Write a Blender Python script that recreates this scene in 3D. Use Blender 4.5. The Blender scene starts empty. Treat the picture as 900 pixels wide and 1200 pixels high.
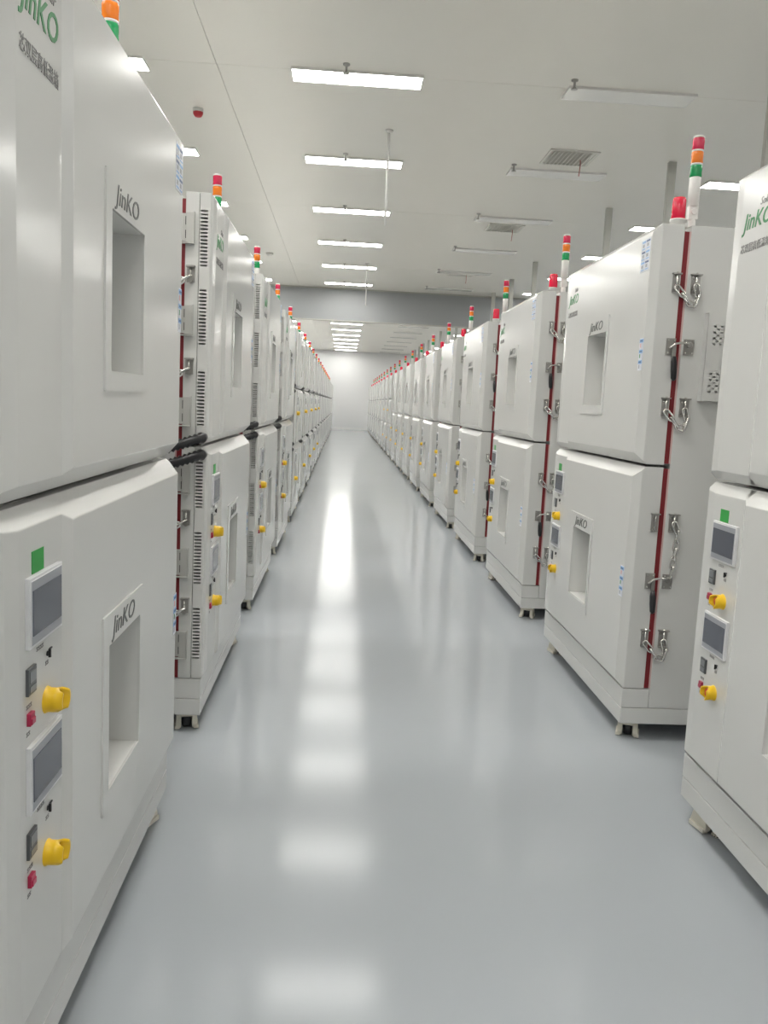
import bpy, bmesh, math, random
from mathutils import Vector, Matrix

# ------------------------------------------------------------------ camera
scene = bpy.context.scene
col = scene.collection
CAM_H = 1.5
FPX, YAW, PITCH, ROLL = 988.29, math.radians(3.0961), math.radians(-7.2755), math.radians(2.7754)
cy, sy, cp, sp = math.cos(YAW), math.sin(YAW), math.cos(PITCH), math.sin(PITCH)
fwd = Vector((sy * cp, cy * cp, sp)); rgt = Vector((cy, -sy, 0)); upv = rgt.cross(fwd)
R_ = rgt * math.cos(ROLL) + upv * math.sin(ROLL)
U_ = upv * math.cos(ROLL) - rgt * math.sin(ROLL)
cam_data = bpy.data.cameras.new('camera')
cam_data.sensor_fit = 'HORIZONTAL'; cam_data.sensor_width = 36.0
cam_data.lens = FPX / 900.0 * 36.0
cam_data.clip_start = 0.05; cam_data.clip_end = 200
cam = bpy.data.objects.new('camera', cam_data); col.objects.link(cam)
cam.matrix_world = Matrix(((R_.x, U_.x, -fwd.x, 0), (R_.y, U_.y, -fwd.y, 0), (R_.z, U_.z, -fwd.z, CAM_H), (0, 0, 0, 1)))
scene.camera = cam

# ------------------------------------------------------------------ world, exposure
world = bpy.data.worlds.new('world'); scene.world = world; world.use_nodes = True
bgn = world.node_tree.nodes['Background']
bgn.inputs['Color'].default_value = (1, 1, 1, 1); bgn.inputs['Strength'].default_value = 0.0
LAMP_STRENGTH = 9.0
scene.view_settings.view_transform = 'Standard'
scene.view_settings.look = 'None'
scene.view_settings.exposure = 1.95
scene.view_settings.gamma = 1.0
scene.view_settings.use_curve_mapping = False

# ------------------------------------------------------------------ materials
MATS = {}
def mat(name, rgb, rough=0.5, metal=0.0, spec=0.5, emit=0.0, noise=0.0, nscale=20.0, bump=0.0, bscale=200.0, trans=0.0, coat=0.0, rvar=0.0):
    m = bpy.data.materials.new(name); m.use_nodes = True
    nt = m.node_tree; b = nt.nodes['Principled BSDF']
    b.inputs['Base Color'].default_value = (*rgb, 1); b.inputs['Roughness'].default_value = rough
    b.inputs['Metallic'].default_value = metal; b.inputs['Specular IOR Level'].default_value = spec
    b.inputs['Transmission Weight'].default_value = trans; b.inputs['Coat Weight'].default_value = coat
    if emit > 0:
        b.inputs['Emission Color'].default_value = (*rgb, 1); b.inputs['Emission Strength'].default_value = emit
    if noise > 0 or bump > 0 or rvar > 0:
        tc = nt.nodes.new('ShaderNodeTexCoord')
    if noise > 0:
        n = nt.nodes.new('ShaderNodeTexNoise'); n.inputs['Scale'].default_value = nscale; n.inputs['Detail'].default_value = 1.5
        nt.links.new(tc.outputs['Object'], n.inputs['Vector'])
        r = nt.nodes.new('ShaderNodeMapRange'); r.inputs['To Min'].default_value = 1 - noise; r.inputs['To Max'].default_value = 1 + noise
        nt.links.new(n.outputs['Fac'], r.inputs['Value'])
        mx = nt.nodes.new('ShaderNodeMix'); mx.data_type = 'RGBA'; mx.blend_type = 'MULTIPLY'; mx.inputs[0].default_value = 1
        mx.inputs[6].default_value = (*rgb, 1)
        nt.links.new(r.outputs['Result'], mx.inputs[7]); nt.links.new(mx.outputs[2], b.inputs['Base Color'])
    if rvar > 0:
        n3 = nt.nodes.new('ShaderNodeTexNoise'); n3.inputs['Scale'].default_value = 0.5; n3.inputs['Detail'].default_value = 0.0
        nt.links.new(tc.outputs['Object'], n3.inputs['Vector'])
        r3 = nt.nodes.new('ShaderNodeMapRange'); r3.inputs['To Min'].default_value = rough - rvar; r3.inputs['To Max'].default_value = rough + rvar
        nt.links.new(n3.outputs['Fac'], r3.inputs['Value']); nt.links.new(r3.outputs['Result'], b.inputs['Roughness'])
    if bump > 0:
        n2 = nt.nodes.new('ShaderNodeTexNoise'); n2.inputs['Scale'].default_value = bscale; n2.inputs['Detail'].default_value = 2
        nt.links.new(tc.outputs['Object'], n2.inputs['Vector'])
        bp = nt.nodes.new('ShaderNodeBump'); bp.inputs['Strength'].default_value = bump; bp.inputs['Distance'].default_value = 0.002
        nt.links.new(n2.outputs['Fac'], bp.inputs['Height']); nt.links.new(bp.outputs['Normal'], b.inputs['Normal'])
    MATS[name] = m
    return m

mat('paint', (0.69, 0.688, 0.667), 0.17, noise=0.012, nscale=3)
mat('paint_recess', (0.69, 0.688, 0.667), 0.45)
mat('floor', (0.45, 0.478, 0.507), 0.135, spec=0.13, noise=0.025, nscale=0.45)
mat('ceiling', (0.82, 0.80, 0.735), 0.30, noise=0.01, nscale=2)
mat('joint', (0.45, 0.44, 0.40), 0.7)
mat('wall', (0.80, 0.80, 0.80), 0.45, noise=0.01, nscale=2)
mat('bulkhead', (0.32, 0.33, 0.335), 0.45, noise=0.01, nscale=2)
mat('baseboard', (0.85, 0.85, 0.84), 0.35)
mat('lamp', (1.0, 0.985, 0.94), 0.4, emit=LAMP_STRENGTH)
mat('lamp_off', (0.90, 0.89, 0.85), 0.10, spec=0.8)
mat('alu', (0.56, 0.555, 0.53), 0.35, metal=0.3)
mat('chrome', (0.78, 0.77, 0.74), 0.14, metal=1.0)
mat('steel', (0.42, 0.41, 0.39), 0.35, metal=0.85)
mat('gasket', (0.21, 0.014, 0.02), 0.45)
mat('gasket_lip', (0.62, 0.42, 0.40), 0.5)
mat('black', (0.012, 0.012, 0.013), 0.5)
mat('rubber', (0.018, 0.018, 0.02), 0.32)
mat('bezel', (0.34, 0.35, 0.385), 0.35)
mat('bezel_rim', (0.72, 0.72, 0.73), 0.3)
mat('screen', (0.095, 0.103, 0.130), 0.16, spec=0.6)
mat('meter', (0.09, 0.095, 0.10), 0.3)
mat('meter_face', (0.20, 0.21, 0.22), 0.3)
mat('yellow', (0.90, 0.56, 0.01), 0.35)
mat('red', (0.62, 0.05, 0.02), 0.35)
mat('red_switch', (0.42, 0.02, 0.07), 0.35)
mat('green_tape', (0.03, 0.36, 0.06), 0.5)
mat('logo_green', (0.05, 0.25, 0.09), 0.4)
mat('logo_dark', (0.045, 0.05, 0.045), 0.4)
mat('print_grey', (0.26, 0.255, 0.25), 0.5)
mat('lens_red', (0.62, 0.012, 0.07), 0.18, spec=0.7)
mat('lens_orange', (0.88, 0.22, 0.012), 0.18, spec=0.7)
mat('lens_green', (0.012, 0.32, 0.10), 0.18, spec=0.7)
mat('siren_red', (0.80, 0.008, 0.055), 0.2, spec=0.7)
mat('white_plastic', (0.80, 0.79, 0.76), 0.35)
mat('cream', (0.72, 0.68, 0.58), 0.4)
mat('label_white', (0.70, 0.72, 0.78), 0.4)
mat('label_blue', (0.22, 0.45, 0.75), 0.4)
mat('label_navy', (0.07, 0.12, 0.25), 0.4)
mat('label_pink', (0.75, 0.40, 0.40), 0.4)
mat('duct_grey', (0.50, 0.50, 0.46), 0.4)
mat('grille', (0.72, 0.71, 0.66), 0.5)
mat('ribbon', (0.48, 0.06, 0.04), 0.6)
mat('alarm_red', (0.45, 0.02, 0.03), 0.35)

# ------------------------------------------------------------------ mesh helpers
class MB:
    """collects boxes, lathes and tubes into one mesh with several materials"""
    def __init__(s, *mats):
        s.bm = bmesh.new(); s.mats = list(mats)
    def mi(s, m):
        if m not in s.mats: s.mats.append(m)
        return s.mats.index(m)
    def face(s, vs, m=None):
        try:
            f = s.bm.faces.new(vs)
            if m: f.material_index = s.mi(m)
            return f
        except ValueError:
            return None
    def box(s, x0, x1, y0, y1, z0, z1, m=None):
        v = [s.bm.verts.new((x, y, z)) for z in (z0, z1) for y in (y0, y1) for x in (x0, x1)]
        for idx in ((0, 2, 3, 1), (4, 5, 7, 6), (0, 1, 5, 4), (2, 6, 7, 3), (0, 4, 6, 2), (1, 3, 7, 5)):
            s.face([v[i] for i in idx], m)
        return s
    def lathe(s, c, axis, prof, n=16, m=None, smooth=True):
        """prof = [(along, radius)...] around axis through c"""
        a = Vector(axis).normalized(); t = Vector((0, 0, 1)) if abs(a.z) < .9 else Vector((1, 0, 0))
        u = a.cross(t).normalized(); w = a.cross(u); c = Vector(c); rings = []
        for (h, r) in prof:
            if r <= 1e-6: rings.append([s.bm.verts.new(c + a * h)])
            else: rings.append([s.bm.verts.new(c + a * h + (u * math.cos(2 * math.pi * k / n) + w * math.sin(2 * math.pi * k / n)) * r) for k in range(n)])
        for A, B in zip(rings, rings[1:]):
            for k in range(n):
                k2 = (k + 1) % n
                if len(A) == 1 and len(B) == 1: continue
                if len(A) == 1: f = s.face([A[0], B[k2], B[k]], m)
                elif len(B) == 1: f = s.face([A[k], A[k2], B[0]], m)
                else: f = s.face([A[k], A[k2], B[k2], B[k]], m)
                if f: f.smooth = smooth
        for R in (rings[0], rings[-1]):
            if len(R) > 1: s.face(R, m)
        return s
    def tube(s, pts, r, n=8, m=None, closed=False):
        pts = [Vector(p) for p in pts]; N = len(pts); rings = []
        rr = r if isinstance(r, (list, tuple)) else [r] * N
        prev = None
        for i, p in enumerate(pts):
            if closed: d = pts[(i + 1) % N] - pts[i - 1]
            else: d = pts[min(i + 1, N - 1)] - pts[max(i - 1, 0)]
            d.normalize()
            if prev is None:
                t = Vector((0, 0, 1)) if abs(d.z) < .8 else Vector((1, 0, 0)); u = d.cross(t).normalized()
            else:
                u = (prev - d * prev.dot(d)).normalized()
            prev = u; w = d.cross(u)
            rings.append([s.bm.verts.new(p + (u * math.cos(2 * math.pi * k / n) + w * math.sin(2 * math.pi * k / n)) * rr[i]) for k in range(n)])
        M = N if closed else N - 1
        for i in range(M):
            A, B = rings[i], rings[(i + 1) % N]
            for k in range(n):
                f = s.face([A[k], A[(k + 1) % n], B[(k + 1) % n], B[k]], m)
                if f: f.smooth = True
        if not closed:
            s.face(rings[0], m); s.face(rings[-1], m)
        return s
    def mesh(s, name, bevel=0.0, seg=2):
        bmesh.ops.recalc_face_normals(s.bm, faces=s.bm.faces[:])
        if bevel > 0:
            ed = [e for e in s.bm.edges if len(e.link_faces) == 2 and e.calc_face_angle(0) > 0.2]
            bmesh.ops.bevel(s.bm, geom=ed, offset=bevel, segments=seg, profile=0.5, affect='EDGES', clamp_overlap=True)
        me = bpy.data.meshes.new(name); s.bm.to_mesh(me); s.bm.free()
        for m in s.mats: me.materials.append(MATS[m])
        return me

def new_obj(name, me, parent=None, loc=(0, 0, 0), rot=None):
    o = bpy.data.objects.new(name, me); col.objects.link(o); o.location = loc
    if rot: o.rotation_euler = rot
    if parent: o.parent = parent
    return o
def tag(o, label, cat, group=None):
    o['label'] = label; o['category'] = cat
    if group: o['group'] = group
    return o
def structure(name, me, parent=None, loc=(0, 0, 0)):
    o = new_obj(name, me, parent, loc)
    if not parent: o['kind'] = 'structure'
    return o
def text_mesh(body, size, m, shear=0.0, sx=1.0, extrude=0.0006, align='CENTER', name='lettering', offset=0.0):
    cu = bpy.data.curves.new('t', 'FONT'); cu.body = body; cu.size = size; cu.shear = shear
    cu.extrude = extrude; cu.align_x = align; cu.align_y = 'CENTER'; cu.resolution_u = 3; cu.offset = offset
    o = bpy.data.objects.new('t', cu); col.objects.link(o)
    dg = bpy.context.evaluated_depsgraph_get(); dg.update()
    me = bpy.data.meshes.new_from_object(o.evaluated_get(dg))
    bpy.data.objects.remove(o); bpy.data.curves.remove(cu)
    for v in me.vertices:
        x, y, z = v.co; v.co = (x * sx, -z, y)
    me.materials.clear(); me.materials.append(MATS[m]); me.name = name
    return me
ORD = ['', 'first', 'second', 'third', 'fourth', 'fifth', 'sixth', 'seventh', 'eighth', 'ninth', 'tenth', 'eleventh', 'twelfth',
       'thirteenth', 'fourteenth', 'fifteenth', 'sixteenth', 'seventeenth', 'eighteenth', 'nineteenth', 'twentieth', 'twenty-first']

# ------------------------------------------------------------------ the room
CZ = 4.43
FZ = -0.085            # floor level
X0, X1, Y0, Y1 = -7.4, 8.64, -5.4, 49.5
structure('floor', MB('floor').box(X0, X1, Y0, Y1, FZ - .12, FZ).mesh('floor'))
structure('wall_left', MB('wall').box(X0 - .1, X0, Y0, Y1, FZ, CZ + .2).mesh('wall'))
structure('wall_right', MB('wall').box(X1, X1 + .1, Y0, Y1, FZ, CZ + .2).mesh('wall'))
structure('wall_back', MB('wall').box(X0, X1, Y0 - .1, Y0, FZ, CZ + .2).mesh('wall'))
structure('wall_far', MB('wall').box(X0, X1, Y1, Y1 + .1, FZ, CZ + .2).mesh('wall'))
structure('baseboard_far', MB('baseboard').box(X0, X1, Y1 - .02, Y1, FZ, FZ + .13).mesh('baseboard', .004))
ceil = structure('ceiling', MB('ceiling').box(X0, X1, Y0, Y1, CZ + .03, CZ + .15).mesh('ceiling_backing'))
PL, g = 5.36, 0.0015
for (xa, xb) in ((X0, -1.25), (-1.25, X1)):
    y = 8.02 - PL * 3; shared = None
    while y < Y1 - .05:
        ya, yb = max(y, Y0), min(y + PL, Y1)
        full = abs((yb - ya) - PL) < 1e-4
        me = shared if (full and shared) else MB('ceiling').box(g, xb - xa - g, g, yb - ya - g, 0, .032).mesh('ceiling_panel', .003, 1)
        if full: shared = me
        if yb > ya: new_obj('ceiling_panel', me, ceil, (xa, ya, CZ))
        y += PL
# grey bulkhead over the opening between the two halls
bk = structure('trim_1', MB('bulkhead').box(X0, X1, 22.50, 22.81, 3.615, CZ + .02).mesh('bulkhead', .004))
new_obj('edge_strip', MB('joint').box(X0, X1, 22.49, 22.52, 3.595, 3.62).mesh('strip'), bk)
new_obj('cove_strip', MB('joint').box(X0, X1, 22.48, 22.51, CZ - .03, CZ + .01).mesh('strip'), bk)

# ------------------------------------------------------------------ ceiling lights
LW, LD = 1.165, 0.28
fr = MB('white_plastic')
for (a, b, c, d) in ((-LW/2 - .01, LW/2 + .01, -LD/2 - .01, -LD/2), (-LW/2 - .01, LW/2 + .01, LD/2, LD/2 + .01), (-LW/2 - .01, -LW/2, -LD/2, LD/2), (LW/2, LW/2 + .01, -LD/2, LD/2)): fr.box(a, b, c, d, -.001, .022)
fr.box(-LW/2, LW/2, -LD/2, LD/2, .014, .022)
frame_me = fr.mesh('light_frame')
diff_on = MB('lamp').box(-LW/2, LW/2, -LD/2, LD/2, 0, .015).mesh('diffuser_on', .002, 1)
diff_off = MB('lamp_off').box(-LW/2, LW/2, -LD/2, LD/2, 0, .015).mesh('diffuser_off', .002, 1)
sk = MB('steel').lathe((0, 0, 0), (0, 0, -1), [(0, .032), (.012, .030), (.016, .012), (.06, .010), (.065, .016), (.075, .016), (.078, .03), (.083, .03), (.085, 0)], 12).mesh('sprinkler')
LY0, LP = 8.10, 2.68
rows = [(-2.475, True, 'behind the vent-slot chamber row'), (0.006, True, 'over the aisle'), (2.51, False, 'unlit'), (4.98, True, 'behind the latch chamber row')]
def in_frame(x, y, z):
    d = Vector((x, y, z - CAM_H)); w = d.dot(fwd)
    return w > .1 and 0 <= 450 + FPX * d.dot(R_) / w <= 900 and 0 <= 600 - FPX * d.dot(U_) / w <= 1200
for (lx, lit, where) in rows:
    for k in range(-4, 16):
        ly = LY0 + LP * k
        if abs(ly - 22.65) < .45: continue
        if ly < Y0 + .5 or ly > Y1 - .4: continue
        off = '_offscreen' if not any(in_frame(lx + a * LW / 2, ly + b * LD / 2, CZ - .022) for a in (-1, 0, 1) for b in (-1, 1)) else ''
        if off and not lit: continue
        e = new_obj('ceiling_light' + off, None, None, (lx, ly, CZ - .022))
        new_obj('light_frame', frame_me, e); new_obj('diffuser' + off, diff_on if lit else diff_off, e)
        beyond = k > 5
        num = ORD[6 - k] if not beyond else ORD[k - 5]
        side = 'beyond' if beyond else 'before'
        if where == 'over the aisle': lab = 'lit ceiling light panel over the aisle, %s %s the grey bulkhead' % (num, side)
        elif where == 'unlit': lab = 'switched-off ceiling light panel, %s %s the grey bulkhead' % (num, side)
        else: lab = 'lit ceiling light panel %s, %s %s grey bulkhead' % (where, num, side)
        tag(e, lab, 'ceiling light', 'ceiling light panels')
        if where in ('over the aisle', 'unlit') and 0 <= k <= 5:
            s = new_obj('sprinkler', sk, None, (lx - (.1 if lit else .58), ly - .28, CZ))
            tag(s, 'sprinkler head beside the %s %s light before the bulkhead' % (num, 'lit aisle' if lit else 'switched-off'), 'sprinkler', 'ceiling sprinklers')

# ------------------------------------------------------------------ other ceiling things
def rod(x, y, z, lab):
    e = new_obj('hanging_rod', None, None, (x, y, CZ))
    new_obj('pole', MB('white_plastic').lathe((0, 0, 0), (0, 0, -1), [(0, .013), (CZ - z, .013)], 8).mesh('rod'), e)
    new_obj('ceiling_cup', MB('white_plastic').lathe((0, 0, 0), (0, 0, -1), [(0, .045), (.02, .04), (.03, .015)], 12).mesh('cup'), e)
    tag(e, lab, 'rod')
rod(.373, 9.535, 3.43, 'long thin white rod hanging from ceiling beside second aisle light')
rod(.385, 18.35, 3.56, 'short thin white rod hanging from ceiling near the grey bulkhead')
al = new_obj('fire_alarm', None, None, (-1.62, 9.25, CZ))
new_obj('base', MB('white_plastic').lathe((0, 0, 0), (0, 0, -1), [(0, .055), (.03, .055), (.035, .05)], 16).mesh('base'), al)
new_obj('red_cap', MB('alarm_red').lathe((0, 0, -.034), (0, 0, -1), [(0, .052), (.02, .05), (.045, .034), (.055, 0)], 16).mesh('cap'), al)
tag(al, 'round red and white fire alarm on the ceiling', 'fire alarm')
sd = new_obj('smoke_detector', MB('white_plastic').lathe((-1.62, 17.77, CZ), (0, 0, -1), [(0, .075), (.02, .075), (.035, .06), (.055, .045), (.06, 0)], 16).mesh('detector'))
tag(sd, 'small white round smoke detector on ceiling near the bulkhead', 'detector')
fv = MB('grille')
S = .285
for (a, b, c, d) in ((-S, S, -S, -S + .035), (-S, S, S - .035, S), (-S, -S + .035, -S, S), (S - .035, S, -S, S)): fv.box(a, b, c, d, -.012, .004)
vent_frame = fv.mesh('vent_frame', .002, 1)
vent_back = MB('grille').box(-S + .02, S - .02, -S + .02, S - .02, -.001, .003).mesh('vent_backing')
sl = MB('grille')
v = [(-.008, -.255, -.024), (-.002, -.255, -.024), (.03, -.255, 0), (.022, -.255, 0)]
A = [sl.bm.verts.new(p) for p in v]; B = [sl.bm.verts.new((p[0], .255, p[2])) for p in v]
sl.face(A); sl.face(B)
for i in range(4): sl.face([A[i], A[(i+1) % 4], B[(i+1) % 4], B[i]])
slat_me = sl.mesh('vent_slat')
rib = MB('ribbon').tube([(0, 0, 0), (.004, 0, -.06), (0, .002, -.12), (-.006, 0, -.18)], .0045, 6).mesh('ribbon')
for i, (vx, vy) in enumerate([(2.49, 10.08), (2.49, 14.05), (2.46, 19.0)]):
    e = new_obj('air_vent', None, None, (vx, vy, CZ - .004))
    new_obj('vent_frame', vent_frame, e); new_obj('backing', vent_back, e)
    for k in range(10): new_obj('slat', slat_me, e, (-.235 + k * .047, 0, -.004))
    new_obj('ribbon', rib, e, (.13, 0, -.02))
    tag(e, ['square ceiling air vent with red ribbon behind the second switched-off light, farthest from bulkhead', 'square ceiling air vent with ribbon, second nearest to the grey bulkhead', 'square ceiling air vent with ribbon, next to the grey bulkhead'][i], 'air vent', 'ceiling air vents')

# ------------------------------------------------------------------ the chamber: meshes
W = 1.583
ZB, ZP, ZS, ZT = 0.006, 0.182, 1.2735, 2.376     # base frame bottom, plinth top, seam, top
YG = 0.136                                      # gasket starts
def clip(bm, co, no):
    """keep the side the normal points away from"""
    geo = bm.verts[:] + bm.edges[:] + bm.faces[:]
    r = bmesh.ops.bisect_plane(bm, geom=geo, plane_co=co, plane_no=no, clear_outer=True, clear_inner=False)
    ed = [e for e in r['geom_cut'] if isinstance(e, bmesh.types.BMEdge)]
    if ed: bmesh.ops.contextual_create(bm, geom=ed)
def cut(bm, co, no):
    bmesh.ops.bisect_plane(bm, geom=bm.verts[:] + bm.edges[:] + bm.faces[:], plane_co=co, plane_no=no)
def slab(x0, x1, y0, z0, z1, tb, bb, planes, hole=None, depth=.10, yback=None, openings=()):
    b = MB('paint'); b.box(x0, x1, y0, yback or YG, z0, z1); bm = b.bm
    bmesh.ops.recalc_face_normals(bm, faces=bm.faces[:])
    if tb: clip(bm, (0, 0, z1 - tb), Vector((0, -1, 1)))         # 45 degree bevels measured from the main front plane
    if bb: clip(bm, (0, 0, z0 + bb), Vector((0, -1, -1)))
    for co, no in planes: clip(bm, co, no)
    if hole:
        hx0, hx1, hz0, hz1 = hole
        for co, no in (((hx0, 0, 0), (1, 0, 0)), ((hx1, 0, 0), (1, 0, 0)), ((0, 0, hz0), (0, 0, 1)), ((0, 0, hz1), (0, 0, 1))):
            cut(bm, co, Vector(no))
        bmesh.ops.recalc_face_normals(bm, faces=bm.faces[:])
        kill = []
        for f in bm.faces:
            c = f.calc_center_median()
            if hx0 < c.x < hx1 and hz0 < c.z < hz1 and c.y < y0 + .004: kill.append(f)
        bmesh.ops.delete(bm, geom=kill, context='FACES_ONLY')
        b.bm = bm
        P = lambda x, y, z: bm.verts.new((x, y, z))
        yb = y0 + depth
        F = [P(hx0, y0, hz0), P(hx1, y0, hz0), P(hx1, y0, hz1), P(hx0, y0, hz1)]
        K = [P(hx0, yb, hz0), P(hx1, yb, hz0), P(hx1, yb, hz1), P(hx0, yb, hz1)]
        for i in range(4): b.face([F[i], F[(i+1) % 4], K[(i+1) % 4], K[i]], 'paint_recess')
        b.face([K[3], K[2], K[1], K[0]], 'paint_recess')
        bmesh.ops.remove_doubles(bm, verts=bm.verts[:], dist=1e-5)
    if openings:                                    # vent openings in the hinge side, 28 cm deep
        oy0, oy1 = .040, .070
        for y in (oy0, oy1): cut(bm, (0, y, 0), Vector((0, 1, 0)))
        for oz in openings:
            for z in oz: cut(bm, (0, 0, z), Vector((0, 0, 1)))
        bmesh.ops.recalc_face_normals(bm, faces=bm.faces[:])
        kill = []
        for f in bm.faces:
            c = f.calc_center_median()
            if c.x < 1e-4 and oy0 < c.y < oy1 and any(z0_ < c.z < z1_ for z0_, z1_ in openings): kill.append(f)
        bmesh.ops.delete(bm, geom=kill, context='FACES_ONLY')
        for (z0_, z1_) in openings:
            F = [bm.verts.new((0, y, z)) for y, z in ((oy0, z0_), (oy1, z0_), (oy1, z1_), (oy0, z1_))]
            K = [bm.verts.new((.28, y, z)) for y, z in ((oy0, z0_), (oy1, z0_), (oy1, z1_), (oy0, z1_))]
            for i in range(4): b.face([F[i], F[(i+1) % 4], K[(i+1) % 4], K[i]], 'paint_recess')
            b.face(K, 'paint_recess')
        bmesh.ops.remove_doubles(bm, verts=bm.verts[:], dist=1e-5)
    return b
VSTEP, VSLOT = .0155, .0075
def vent_span(top, n): return (top - (n - 1) * VSTEP - VSLOT, top)
A_VENTS_U = ((2.302, 16), (1.963, 16), (1.605, 16)); A_VENTS_L = ((1.20, 14), (.878, 16), (.522, 16))
COLY = 0.014
def door_mesh(z0, z1, tb, bb, hole, name, vents=()):
    left = [((0, .028, 0), Vector((-.009, -.02, 0))), ((.02, .019, 0), Vector((-.005, -.06, 0)))]
    c = slab(0, .33, COLY, z0, z1, tb, bb, left, yback=.0745, openings=[vent_span(t, n_) for t, n_ in vents])
    c.box(.012, .32, .074, .079, z0 + .012, z1 - .012, 'paint'); c.box(0, .33, .0775, YG, z0, z1, 'paint')
    ramp = [((.295, .026, 0), Vector((-.026, -.062, 0))), ((W - .035, 0, 0), Vector((1, -1, 0)))]
    mn = slab(.295, W, 0.0, z0, z1, tb, bb, ramp, hole)
    cm = c.mesh('t1', .0025, 2)
    mm = mn.mesh('t2', .0025, 2)
    o = MB('paint'); o.bm.from_mesh(cm); o.bm.from_mesh(mm); o.mats = ['paint', 'paint_recess']
    me = bpy.data.meshes.new(name); o.bm.to_mesh(me); o.bm.free()
    for m in o.mats: me.materials.append(MATS[m])
    bpy.data.meshes.remove(cm); bpy.data.meshes.remove(mm)
    return me
FX0, FX1 = .588, 1.006                          # window frame
HU = (.640, .975, 1.55, 1.94); HL = (.640, .975, .45, .845)
A_up = door_mesh(ZS + .006, ZT, .03, .05, HU, 'upper_door', A_VENTS_U)
A_lo = door_mesh(ZP + .004, ZS - .006, .05, .035, HL, 'lower_door', A_VENTS_L)
body_A = MB('paint').box(0, W, .166, 2.05, .088, ZT - .002).mesh('cabinet_body', .003, 2)
plinth_me = MB('paint').box(0, W, .03, .164, .088, ZP).mesh('plinth', .002, 1)
base_me = MB('paint').box(0, W, .03, 2.05, ZB, .085).mesh('base_frame', .003, 1)
gap_me = MB('paint').box(.01, W - .01, .05, 2.0, .08, .092).mesh('base_joint')
def gasket(z0, z1):
    b = MB('gasket')
    for (x0, x1, a, c) in ((.004, .04, z0, z1), (W - .04, W - .004, z0, z1), (.04, W - .04, z0, z0 + .03), (.04, W - .04, z1 - .03, z1)): b.box(x0, x1, YG - .002, .159, a, c, 'gasket')
    for (x0, x1, a, c) in ((.002, .04, z0, z1), (W - .04, W - .002, z0, z1)): b.box(x0, x1, .159, .167, a, c, 'gasket_lip')
    return b.mesh('door_gasket')
gas_u = gasket(ZS + .012, ZT - .03); gas_l = gasket(ZP + .006, ZS - .012)

def frame_mesh(h):
    z0, z1 = h[2] - .05, h[3] + .085
    b = MB('paint'); t = -.005
    b.box(FX0, FX1, t, .003, h[3], z1); b.box(FX0, FX1, t, .003, z0, h[2])
    b.box(FX0, h[0], t, .003, h[2], h[3]); b.box(h[1], FX1, t, .003, h[2], h[3])
    bmesh.ops.remove_doubles(b.bm, verts=b.bm.verts[:], dist=1e-6)
    bm = b.bm
    # drop the inner shared walls
    kill = [f for f in bm.faces if abs(f.normal.z) > .9 and (abs(f.calc_center_median().z - h[3]) < 1e-5 or abs(f.calc_center_median().z - h[2]) < 1e-5) and not (h[0] - 1e-4 < f.calc_center_median().x < h[1] + 1e-4 and f.calc_area() < (h[1]-h[0]) * .0081)]
    me = b.mesh('window_frame')
    return me
frm_u = frame_mesh(HU); frm_l = frame_mesh(HL)
screw_me = MB('chrome').lathe((0, 0, 0), (0, -1, 0), [(0, .009), (.003, .009), (.006, .005), (.007, 0)], 10).mesh('screw')
logo_frame = text_mesh('JinKO', .070, 'logo_dark', .22, 1.35, name='logo')
logo_green = text_mesh('JinKO', .080, 'logo_green', .25, 1.0, name='logo', offset=.0008)
logo_solar = text_mesh('Solar', .036, 'print_grey', .35, 1.0, name='logo_script')
try:
    cn_me = text_mesh('芯双层高低温箱', .034, 'print_grey', 0, .88, name='chinese_lettering')
except Exception:
    cn_me = text_mesh('--------', .034, 'print_grey', 0, .88, name='chinese_lettering')

# screen
def screen_mesh():
    b = MB('bezel_rim'); w, h = .19, .142
    b.box(0, w, -.009, .001, -h, 0, 'bezel_rim')
    b.box(.006, w - .006, -.0105, -.008, -h + .006, -.006, 'bezel')
    return b.mesh('screen_bezel', .0012, 1)
scr_b = screen_mesh()
scr_g = MB('screen').box(.012, .178, -.0118, -.009, -.117, -.026).mesh('screen_glass')
meter_me = MB('meter').box(0, .045, -.006, .001, -.055, 0).box(.005, .040, -.0075, -.005, -.030, -.006, 'meter_face').box(.005, .040, -.0075, -.005, -.050, -.036, 'meter_face').mesh('temperature_meter', .0008, 1)
redsw = MB('red_switch').box(0, .034, -.008, .001, -.03, 0).box(.003, .031, -.0105, -.007, -.027, -.012).mesh('red_switch', .001, 1)
tape = MB('green_tape').box(0, .066, -.0012, .001, 0, .045).mesh('green_tape')
def marks_mesh():
    b = MB('print_grey'); rnd = random.Random(4)
    for (x, z, n) in ((.185, -.160, 4), (.128, -.262, 3), (.128, -.318, 2), (.235, -.205, 2), (.235, -.305, 2)):
        for i in range(n):
            X = x + i * .0105
            b.box(X, X + .008, -.0008, .001, z, z + .0022); b.box(X, X + .008, -.0008, .001, z + .006, z + .0082)
            b.box(X + .003, X + .0052, -.0008, .001, z, z + .009)
    # key-switch dart
    b.lathe((.247, .001, -.182), (0, -1, 0), [(0, .006), (.004, .005)], 10, 'black')
    b.box(.245, .249, -.008, -.003, -.190, -.172, 'black'); b.box(.249, .262, -.006, -.003, -.174, -.171, 'black')
    return b.mesh('panel_marks')
marks_me = marks_mesh()
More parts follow.
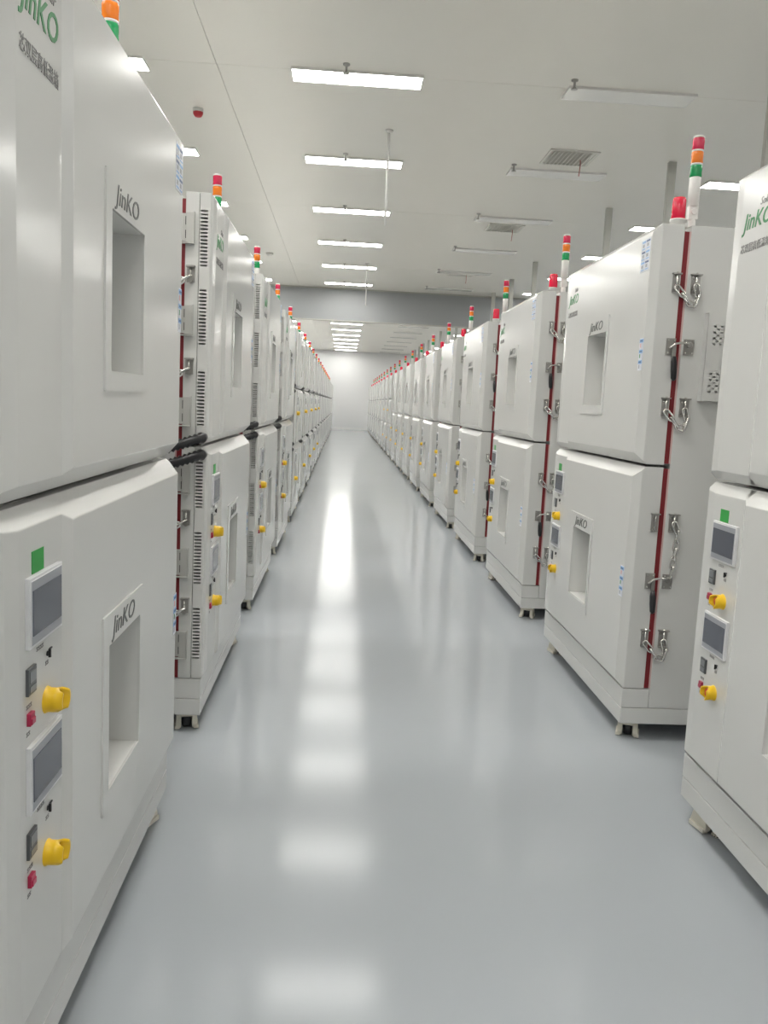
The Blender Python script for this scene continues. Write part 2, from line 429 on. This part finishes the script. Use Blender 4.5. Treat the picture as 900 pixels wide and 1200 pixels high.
# emergency stop shroud: notched yellow collar with a flared lobe
def shroud_mesh():
    b = MB('yellow'); n = 40; ri, ro = .026, .034
    pts = []
    for k in range(n):
        a = 2 * math.pi * k / n                     # 0 = +x (right), pi/2 = up
        notch = max(0, math.cos(2 * (a - math.pi * .44))) ** 0.5
        h = .072 - .026 * notch
        fl = .010 * max(0, math.cos(a)) ** 2         # right lobe flares
        pts.append((a, h, fl))
    def P(a, r, y): return b.bm.verts.new((math.cos(a) * r, -y, math.sin(a) * r))
    R = []
    for (a, h, fl) in pts:
        R.append([P(a, ro + .004, 0), P(a, ro, .012), P(a, ro, .034), P(a, ro + fl, h), P(a, ri + fl, h), P(a, ri, .034), P(a, ri, .012)])
    for k in range(n):
        A, B = R[k], R[(k + 1) % n]
        for j in range(6):
            f = b.face([A[j], A[j+1], B[j+1], B[j]])
            if f: f.smooth = True
    c = b.bm.verts.new((0, -.012, 0))
    for k in range(n): b.face([R[k][6], R[(k+1) % n][6], c])
    return b.mesh('stop_guard')
shroud_me = shroud_mesh()
stop_me = MB('red').lathe((0, -.012, 0), (0, -1, 0), [(0, .012), (.022, .012), (.024, .021), (.034, .021), (.040, .014), (.041, 0)], 16).mesh('stop_button')
# stickers
def grid_label():
    b = MB('label_white'); b.box(0, .115, -.0012, .001, -.15, 0)
    rnd = random.Random(2)
    for r in range(3):
        for c in range(2):
            x = .006 + c * .056; z = -.006 - r * .048
            b.box(x, x + .046, -.002, -.001, z - .010, z - .002, 'label_navy' if (r + c) % 2 else 'label_blue')
            b.box(x + .008, x + .03, -.002, -.001, z - .030, z - .016, 'bezel')
            b.box(x + .004, x + .042, -.002, -.001, z - .040, z - .036, 'label_blue')
    return b.mesh('data_label')
def caution_label():
    b = MB('label_white'); b.box(0, .05, -.0012, .001, -.15, 0)
    for r in range(3):
        z = -.003 - r * .049
        b.box(.002, .048, -.002, -.001, z - .018, z - .002, 'label_blue'); b.box(.010, .040, -.0025, -.0015, z - .013, z - .007, 'label_navy')
        b.box(.010, .022, -.002, -.001, z - .040, z - .022, ('label_pink', 'logo_green', 'bezel')[r])
        b.box(.026, .044, -.002, -.001, z - .038, z - .026, 'label_white')
    return b.mesh('caution_label')
lab_grid, lab_caut = grid_label(), caution_label()
# hinge-side louvres: painted bars across the vent openings; the hinge side faces -x
def louvres(n):
    b = MB('paint')
    for k in range(n - 1):
        z = -k * VSTEP - VSLOT
        b.box(.0004, .0030, -.0015, .0315, z - (VSTEP - VSLOT), z)
    return b.mesh('louvre_bars')
lv16, lv14, lv7 = louvres(16), louvres(14), louvres(7)
def hinge_mesh():
    b = MB('alu')
    b.box(-.022, .001, .084, .116, 0, .125, 'alu'); b.box(-.014, .001, .112, .150, .004, .121, 'alu')
    b.box(-.026, -.004, .080, .084, -.004, .129, 'alu'); b.box(-.026, -.004, .08, .15, -.007, -.001, 'alu')
    b.box(-.0155, -.012, .116, .121, .015, .052, 'black'); b.box(-.0155, -.012, .116, .121, .072, .11, 'black')
    return b.mesh('hinge', .001, 1)
hinge_me = hinge_mesh()
def link(b, c, d, side, L=.040, wd=.020, r=.0035, m='chrome'):
    """one oval chain link centred at c, long axis d, flat in plane of d and side"""
    c = Vector(c); d = Vector(d).normalized(); s = Vector(side); s = (s - d * s.dot(d)).normalized(); pts = []
    for k in range(7):
        a = -math.pi / 2 + math.pi * k / 6
        pts.append(c + d * (L / 2 - wd / 2 + math.cos(a) * wd / 2) + s * math.sin(a) * wd / 2)
    for k in range(7):
        a = math.pi / 2 + math.pi * k / 6
        pts.append(c + d * (-(L / 2 - wd / 2) + math.cos(a) * wd / 2) + s * math.sin(a) * wd / 2)
    b.tube(pts, r, 6, m, closed=True)
def hook_hinge_side():
    b = MB('steel')
    b.box(-.004, .001, .078, .106, -.05, .008, 'steel'); b.box(-.022, 0, .076, .108, .004, .010, 'steel')
    b.lathe((-.014, .092, .006), (0, 0, -1), [(0, .0035), (.045, .0035)], 8, 'chrome'); b.lathe((-.012, .092, -.045), (1, 0, 0), [(-.008, .008), (.012, .008)], 10, 'steel')
    link(b, (-.022, .108, -.038), (0, .85, -.5), (1, .0, .0), .046, .020, .0045); link(b, (-.026, .130, -.052), (0, .8, -.6), (0, .6, .8), .042, .02, .0045)
    link(b, (-.022, .148, -.078), (0, .2, -1), (1, .2, 0), .04, .02, .0045)
    return b.mesh('chain_hook')
hook_me = hook_hinge_side()
# latch side faces +x
def bracket(y0, y1):
    b = MB('steel'); X = W
    b.box(X - .001, X + .003, y0, y1, -.04, .04, 'steel'); b.box(X, X + .020, y0 - .004, y1 + .004, .038, .044, 'steel')
    b.box(X, X + .014, y0, y1, -.043, -.038, 'steel')
    ym = (y0 + y1) / 2
    b.lathe((X + .013, ym, .048), (0, 0, -1), [(0, .0045), (.09, .0035)], 8, 'chrome')
    for z in (-.028, .026): b.lathe((X + .003, y0 + .008, z), (1, 0, 0), [(0, .004), (.002, .003)], 8, 'chrome')
    return b.mesh('chain_bracket')
brk_a, brk_b = bracket(.080, .113), bracket(.162, .205)
def chain_on(path, n, name):
    b = MB('chrome'); P = [Vector(p) for p in path]
    seg = [0]
    for a, c in zip(P, P[1:]): seg.append(seg[-1] + (c - a).length)
    def at(t):
        t *= seg[-1]
        for i in range(len(P) - 1):
            if t <= seg[i+1] + 1e-9:
                f = (t - seg[i]) / (seg[i+1] - seg[i]); return P[i].lerp(P[i+1], f)
        return P[-1]
    L = seg[-1] / n
    for k in range(n):
        a, c = at(k / n), at((k + 1) / n); d = c - a
        sd = Vector((1, 0, 0)) if k % 2 else Vector((0, 1, .3))
        if abs(sd.dot(d.normalized())) > .9: sd = Vector((0, 0, 1))
        link(b, (a + c) / 2, d, sd, d.length * 1.42, .024, .0048)
    return b.mesh(name)
Xc = W + .016
chain_v = chain_on([(Xc, .096, -.02), (Xc + .006, .135, -.065), (Xc + .004, .165, -.105), (Xc + .004, .185, -.10), (Xc, .198, -.055), (Xc, .185, -.01)], 5, 'latch_chain')
chain_drop = chain_on([(Xc, .186, .0), (Xc + .006, .205, -.045), (Xc, .202, -.12), (Xc, .196, -.19), (Xc, .192, -.255)], 6, 'latch_chain')
def latch_mesh():
    b = MB('steel'); X = W
    b.box(X - .001, X + .008, .075, .118, -.038, .038, 'steel'); b.box(X - .001, X + .008, .158, .205, -.036, .036, 'steel')
    for (y, z) in ((.083, -.028), (.083, .028), (.110, .028), (.166, -.026), (.197, -.026), (.197, .026), (.166, .026)):
        b.lathe((X + .008, y, z), (1, 0, 0), [(0, .005), (.0025, .004)], 8, 'chrome')
    b.tube([(X + .018, .085, -.01), (X + .024, .110, .012), (X + .024, .140, .018), (X + .02, .176, .016)], .006, 6, 'chrome')
    b.lathe((X + .008, .180, .008), (1, 0, 0), [(0, .014), (.012, .014), (.014, .01)], 12, 'steel')
    b.box(X + .010, X + .020, .100, .118, -.060, .010, 'steel')
    return b.mesh('latch', .001, 1)
latch_me = latch_mesh()
grip_me = MB('rubber').tube([(W + .018, .111, -.045), (W + .019, .112, -.07), (W + .022, .114, -.11), (W + .022, .116, -.145), (W + .021, .117, -.156)], [.010, .014, .015, .013, .006], 10).mesh('latch_grip')
def side_vent_box():
    b = MB('paint'); X = W; ya, yb, xp, xt = .265, .62, W + .043, W + .045
    b.box(X - .001, xt, ya, ya + .002, -.40, 0); b.box(X - .001, xt, yb - .002, yb, -.40, 0)
    b.box(X - .001, xt, ya, yb, -.002, 0); b.box(X - .001, xt, ya, yb, -.40, -.398)
    z = 0.0
    for z0 in (-.055, -.27):
        b.box(xp, xt, ya, yb, z0, z); z = z0
        for r in range(7):
            y = ya
            for c in range(10):
                h = .292 + c * .032 + (.016 if r % 2 else 0)
                b.box(xp, xt, y, h, z - .009, z); y = h + .014
            b.box(xp, xt, y, yb, z - .009, z); z -= .009
            b.box(xp, xt, ya, yb, z - .0045, z); z -= .0045
    b.box(xp, xt, ya, yb, -.40, z)
    return b.mesh('side_vent_cover')
svb_me = side_vent_box()
# corrugated hoses between the door seam and the cabinet body (hinge side)
def hose_mesh(z0, dz):
    b = MB('rubber'); pts = []; rad = []
    N = 30
    for i in range(N + 1):
        t = i / N
        y = .036 + .29 * t
        x = -.004 - .085 * math.sin(min(1, t * 1.1) * math.pi) ** .75 if t < .9 else -.012
        x = -.010 - .075 * (math.sin(t * math.pi)) ** .7 if 0 < t < 1 else .005
        z = z0 + dz * t - .03 * t - .05 * t
        pts.append((x - .004, y, z)); rad.append(.0265 if i % 2 else .0185)
    b.tube(pts, rad, 12)
    return b.mesh('cable_hose')
hose_u = hose_mesh(ZS + .040, -.02); hose_l = hose_mesh(ZS - .035, -.02)
# casters
def caster_mesh():
    b = MB('cream'); H = ZB - FZ
    b.box(-.048, .048, -.045, .045, H - .010, H + .001, 'cream'); b.lathe((0, 0, H - .022), (0, 0, 1), [(0, .03), (.014, .034)], 16, 'cream')
    for s_ in (-1, 1):
        x = s_ * .037
        prof = [(-.044, .008), (-.052, .024), (-.042, .055), (-.032, H - .012), (.034, H - .012), (.046, .04), (.046, .018), (.034, .006)]
        Aq = [b.bm.verts.new((x - .012, y, z)) for y, z in prof]; Bq = [b.bm.verts.new((x + .012, y, z)) for y, z in prof]
        b.face(Aq); b.face(Bq)
        for i in range(len(prof)): b.face([Aq[i], Aq[(i+1) % len(prof)], Bq[(i+1) % len(prof)], Bq[i]])
    b.lathe((0, .056, 0), (0, 0, 1), [(.0, .024), (.008, .024), (.012, .018), (.04, .014)], 14, 'rubber')
    b.box(-.040, .040, .034, .048, .03, .06, 'cream'); b.box(-.046, .046, -.036, .040, H - .034, H - .009, 'cream')
    for s_ in (-1, 1): b.box(s_ * .044 - .012, s_ * .044 + .012, -.05, .04, .004, .022, 'cream')
    return b.mesh('caster', .002, 1)
caster_me = caster_mesh()
wheel_me = MB('rubber').lathe((-.021, -.004, .036), (1, 0, 0), [(0, .026), (.004, .034), (.021, .036), (.038, .034), (.042, .026)], 20).mesh('wheel')
# light tower
TX, TY = 1.435, .22
def L_(m, prof, name, n=20): return MB(m).lathe((0, 0, 0), (0, 0, 1), prof, n).mesh(name)
tw_base = MB('white_plastic').box(-.032, .032, -.032, .032, -.003, .012).lathe((0, 0, .010), (0, 0, 1), [(0, .020), (.05, .017)], 12).box(-.017, .017, -.022, .022, .055, .125).lathe((-.024, 0, .09), (1, 0, 0), [(0, .014), (.048, .014)], 12).mesh('tower_bracket', .002, 1)
tw_tube = L_('white_plastic', [(.115, .019), (.118, .026), (.245, .026), (.248, .024)], 'tower_tube')
def lens(m): return L_(m, [(0, .0255), (.003, .0275), (.018, .0265), (.033, .0275), (.05, .0275), (.053, .0255)], 'lens')
lens_g, lens_o, lens_r = lens('lens_green'), lens('lens_orange'), lens('lens_red')
ring_me = L_('white_plastic', [(0, .0262), (.008, .0262)], 'ring')
cap_me = L_('white_plastic', [(0, .0265), (.006, .0265), (.011, .018), (.012, 0)], 'tower_cap')
siren_me = MB('siren_red').lathe((0, 0, .030), (0, 0, 1), [(0, .030), (.006, .0315), (.088, .0305), (.098, .026), (.101, .012), (.102, 0)], 20).mesh('siren_lens')
siren_base = MB('white_plastic').lathe((0, 0, -.002), (0, 0, 1), [(0, .033), (.026, .033), (.028, .036), (.034, .036)], 20).box(-.03, .0, .02, .05, .0, .02).mesh('siren_base')

# three-door chamber meshes
B1, B2 = .91, 1.65
def simple_hole(z0, z1): return (.80, .96, z0 + .16, z1 - .14)
def B_vents(z0, z1): return tuple((z1 - .11 - k * (z1 - z0 - .12) / 3, 7) for k in range(3))
B_doors = [door_mesh(ZP + .004, B1 - .006, .05, .035, simple_hole(ZP, B1), 'lower_door', B_vents(ZP, B1)), door_mesh(B1 + .006, B2 - .006, .04, .04, simple_hole(B1, B2), 'middle_door', B_vents(B1, B2)), door_mesh(B2 + .006, ZT, .03, .04, simple_hole(B2, ZT), 'upper_door', B_vents(B2, ZT))]
hB = [hose_mesh(B1 + .035, -.02), hose_mesh(B1 - .035, -.02), hose_mesh(B2 + .035, -.02), hose_mesh(B2 - .035, -.02)]
gas_B = [gasket(ZP + .006, B1 - .012), gasket(B1 + .012, B2 - .012), gasket(B2 + .012, ZT - .03)]

# ------------------------------------------------------------------ assembling chambers
def common(root, lod, siren=True):
    new_obj('plinth', plinth_me, root); bf = new_obj('base_frame', base_me, root)
    new_obj('base_joint', gap_me, root)
    for (x, y, a) in ((.10, .11, -1.35), (W - .10, .11, 1.2), (.10, 1.9, -1.3), (W - .10, 1.9, 1.7)):
        if lod > 1 and y > 1: continue
        c = new_obj('caster', caster_me, root, (x, y, FZ), (0, 0, a)); new_obj('wheel', wheel_me, c)
    t = new_obj('light_tower', tw_base, root, (TX, TY, ZT))
    new_obj('tower_tube', tw_tube, t)
    z = .248
    for nm, me in (('green_lens', lens_g), ('orange_lens', lens_o), ('red_lens', lens_r)):
        new_obj(nm, me, t, (0, 0, z)); z += .053
        if nm != 'red_lens': new_obj('tower_ring', ring_me, t, (0, 0, z)); z += .008
    new_obj('tower_cap', cap_me, t, (0, 0, z))
    if not siren: return
    s = new_obj('siren', siren_base, root, (1.53, .118, ZT)); new_obj('siren_lens', siren_me, s)

def stop(door, x, z, lod):
    for nm, me in (('stop_guard', shroud_me), ('stop_button', stop_me)):
        o = new_obj(nm, me, door, (x, COLY, z)); o.scale = (.76, .55, .76)

def chamber_A(root, lod, drop=False, tape_on=True, hoses=True):
    new_obj('cabinet_body', body_A, root)
    common(root, lod, not hoses)
    up = new_obj('upper_door', A_up, root); lo = new_obj('lower_door', A_lo, root)
    for d, gm, h, fm in ((up, gas_u, HU, frm_u), (lo, gas_l, HL, frm_l)):
        new_obj('door_gasket', gm, d); new_obj('window_frame', fm, d)
        new_obj('frame_logo', logo_frame, d, (.785, -.0056, h[3] + .040))
        if lod < 2:
            for z in (h[2] + .07, h[3] - .07): new_obj('screw', screw_me, d, (h[1] - .045, .10, z))
            new_obj('caution_label', lab_caut, d, (1.500, 0, h[3] - (.075 if d is up else .065)))
    new_obj('green_logo', logo_green, up, (.20, COLY - .0006, 2.195)); new_obj('logo_script', logo_solar, up, (.248, COLY - .0006, 2.25))
    new_obj('chinese_lettering', cn_me, up, (.20, COLY - .0006, 2.105))
    if lod < 2: new_obj('data_label', lab_grid, up, (1.420, 0, 2.325))
    for dz in (0, -.342):
        s = new_obj('screen_bezel', scr_b, lo, (.110, COLY, 1.133 + dz)); new_obj('screen_glass', scr_g, lo, (.110, COLY, 1.133 + dz))
        new_obj('temperature_meter', meter_me, lo, (.110, COLY, .952 + dz))
        o = new_obj('red_switch', redsw, lo, (.115, COLY, .860 + dz)); o.scale = (.72, 1, .85)
        if lod < 2: new_obj('panel_marks', marks_me, lo, (-.015, COLY, 1.131 + dz))['kind'] = 'stuff'
        stop(lo, .228, .850 + dz, lod)
    if tape_on: new_obj('green_tape', tape, lo, (.145, COLY, 1.135))
    # hinge side
    for d, vs in ((up, A_VENTS_U), (lo, A_VENTS_L)):
        for z, n_ in vs: new_obj('louvre_bars', lv16 if n_ == 16 else lv14, d, (0, .040, z))['kind'] = 'stuff'
    if lod < 2:
        for (z, d) in ((2.16, up), (1.765, up), (1.365, up), (1.06, lo), (.675, lo), (.29, lo)): new_obj('hinge', hinge_me, d, (0, .014, z))
        for (z, d) in ((2.05, up), (1.65, up), (.97, lo), (.56, lo)): new_obj('chain_hook', hook_me, d, (0, -.002, z)).scale = (1.2, 1.2, 1.2)
    if hoses: new_obj('cable_hose', hose_u, root); new_obj('cable_hose', hose_l, root)
    # latch side
    if lod < 2:
        for i, z in enumerate((2.115, 1.55, 1.005, .44)):
            d = up if z > ZS else lo
            new_obj('chain_bracket', brk_a, d, (0, .018, z)); new_obj('chain_bracket', brk_b, d, (0, .022, z))
            new_obj('latch_chain', chain_drop if (drop and i == 2) else chain_v, d, (0, .02, z))
        for z, d in ((1.828, up), (.722, lo)):
            l = new_obj('latch', latch_me, d, (0, .019, z)); new_obj('latch_grip', grip_me, l)
    if lod == 0: new_obj('side_vent_cover', svb_me, root, (0, 0, 1.985))

def chamber_B(root, lod, hoses=True):
    new_obj('cabinet_body', body_A, root)
    common(root, 2, not hoses)
    zs = [(ZP, B1), (B1, B2), (B2, ZT)]; nm = ['lower_door', 'middle_door', 'upper_door']
    for i, (z0, z1) in enumerate(zs):
        d = new_obj(nm[i], B_doors[i], root); new_obj('door_gasket', gas_B[i], d)
        for z, n_ in B_vents(z0, z1): new_obj('louvre_bars', lv7, d, (0, .040, z))['kind'] = 'stuff'
        if i < 2 and lod < 2:
            stop(d, .228, z0 + (.42 if i else .30), lod)
            new_obj('screen_bezel', scr_b, d, (.115, COLY, z1 - .09)); new_obj('screen_glass', scr_g, d, (.115, COLY, z1 - .09))
    for h in (hB if hoses else []): new_obj('cable_hose', h, root)

P_ = 2.337
XR, XL = 1.385, -0.583
def lod_of(k): return 0 if k <= 3 else (1 if k <= 6 else 2)
# row on the left of the aisle, hinge side towards the camera
n = 0
for k in range(1, 30):
    y = 1.5135 + P_ * (k - 1)
    if y + W > Y1 - .3: break
    r = new_obj('test_chamber', None, None, (XL, y, 0), (0, 0, math.pi / 2))
    if k <= 4:
        chamber_A(r, min(lod_of(k), 1), tape_on=(k <= 2))
        tag(r, 'white two-door test chamber, %s from the three-door ones, in the row showing vent slots' % ORD[5 - k], 'test chamber', 'two-door test chambers')
    else:
        chamber_B(r, 1 if k <= 9 else 2)
        tag(r, 'white three-door test chamber, %s after the two-door ones, row showing vent slots' % ORD[k - 4], 'test chamber', 'three-door test chambers')
# row on the right of the aisle, latch side towards the camera
duct_me = MB('duct_grey').box(-.045, .045, -.03, .03, FZ, CZ + .002).mesh('duct', .003, 1)
duct_lid = MB('duct_grey').box(-.036, .036, -.034, -.0295, FZ + .05, CZ - .03).mesh('duct_cover', .001, 1)
for k in range(1, 30):
    y = 3.904 + P_ * (k - 2)
    if y + W > Y1 - .3: break
    r = new_obj('test_chamber', None, None, (XR, y + W, 0), (0, 0, -math.pi / 2))
    if k <= 10:
        chamber_A(r, lod_of(k), drop=(k == 2), tape_on=(k <= 3), hoses=False)
        tag(r, 'white two-door test chamber, %s from the three-door ones, in the row showing latch chains' % ORD[11 - k], 'test chamber', 'two-door test chambers')
        near = ORD[11 - k] + ' two-door chamber from three-door ones'
    else:
        chamber_B(r, 1 if k <= 12 else 2, hoses=False)
        tag(r, 'white three-door test chamber, %s after the two-door ones, row showing latch chains' % ORD[k - 10], 'test chamber', 'three-door test chambers')
        near = ORD[k - 10] + ' three-door chamber after two-door ones'
    if k >= 2:
        e = new_obj('cable_duct', None, None, (3.68, y + 1.44, 0))
        new_obj('duct_channel', duct_me, e); new_obj('duct_cover', duct_lid, e)
        tag(e, 'grey ceiling-high cable duct behind the %s' % near, 'cable duct', 'cable ducts behind the latch row')
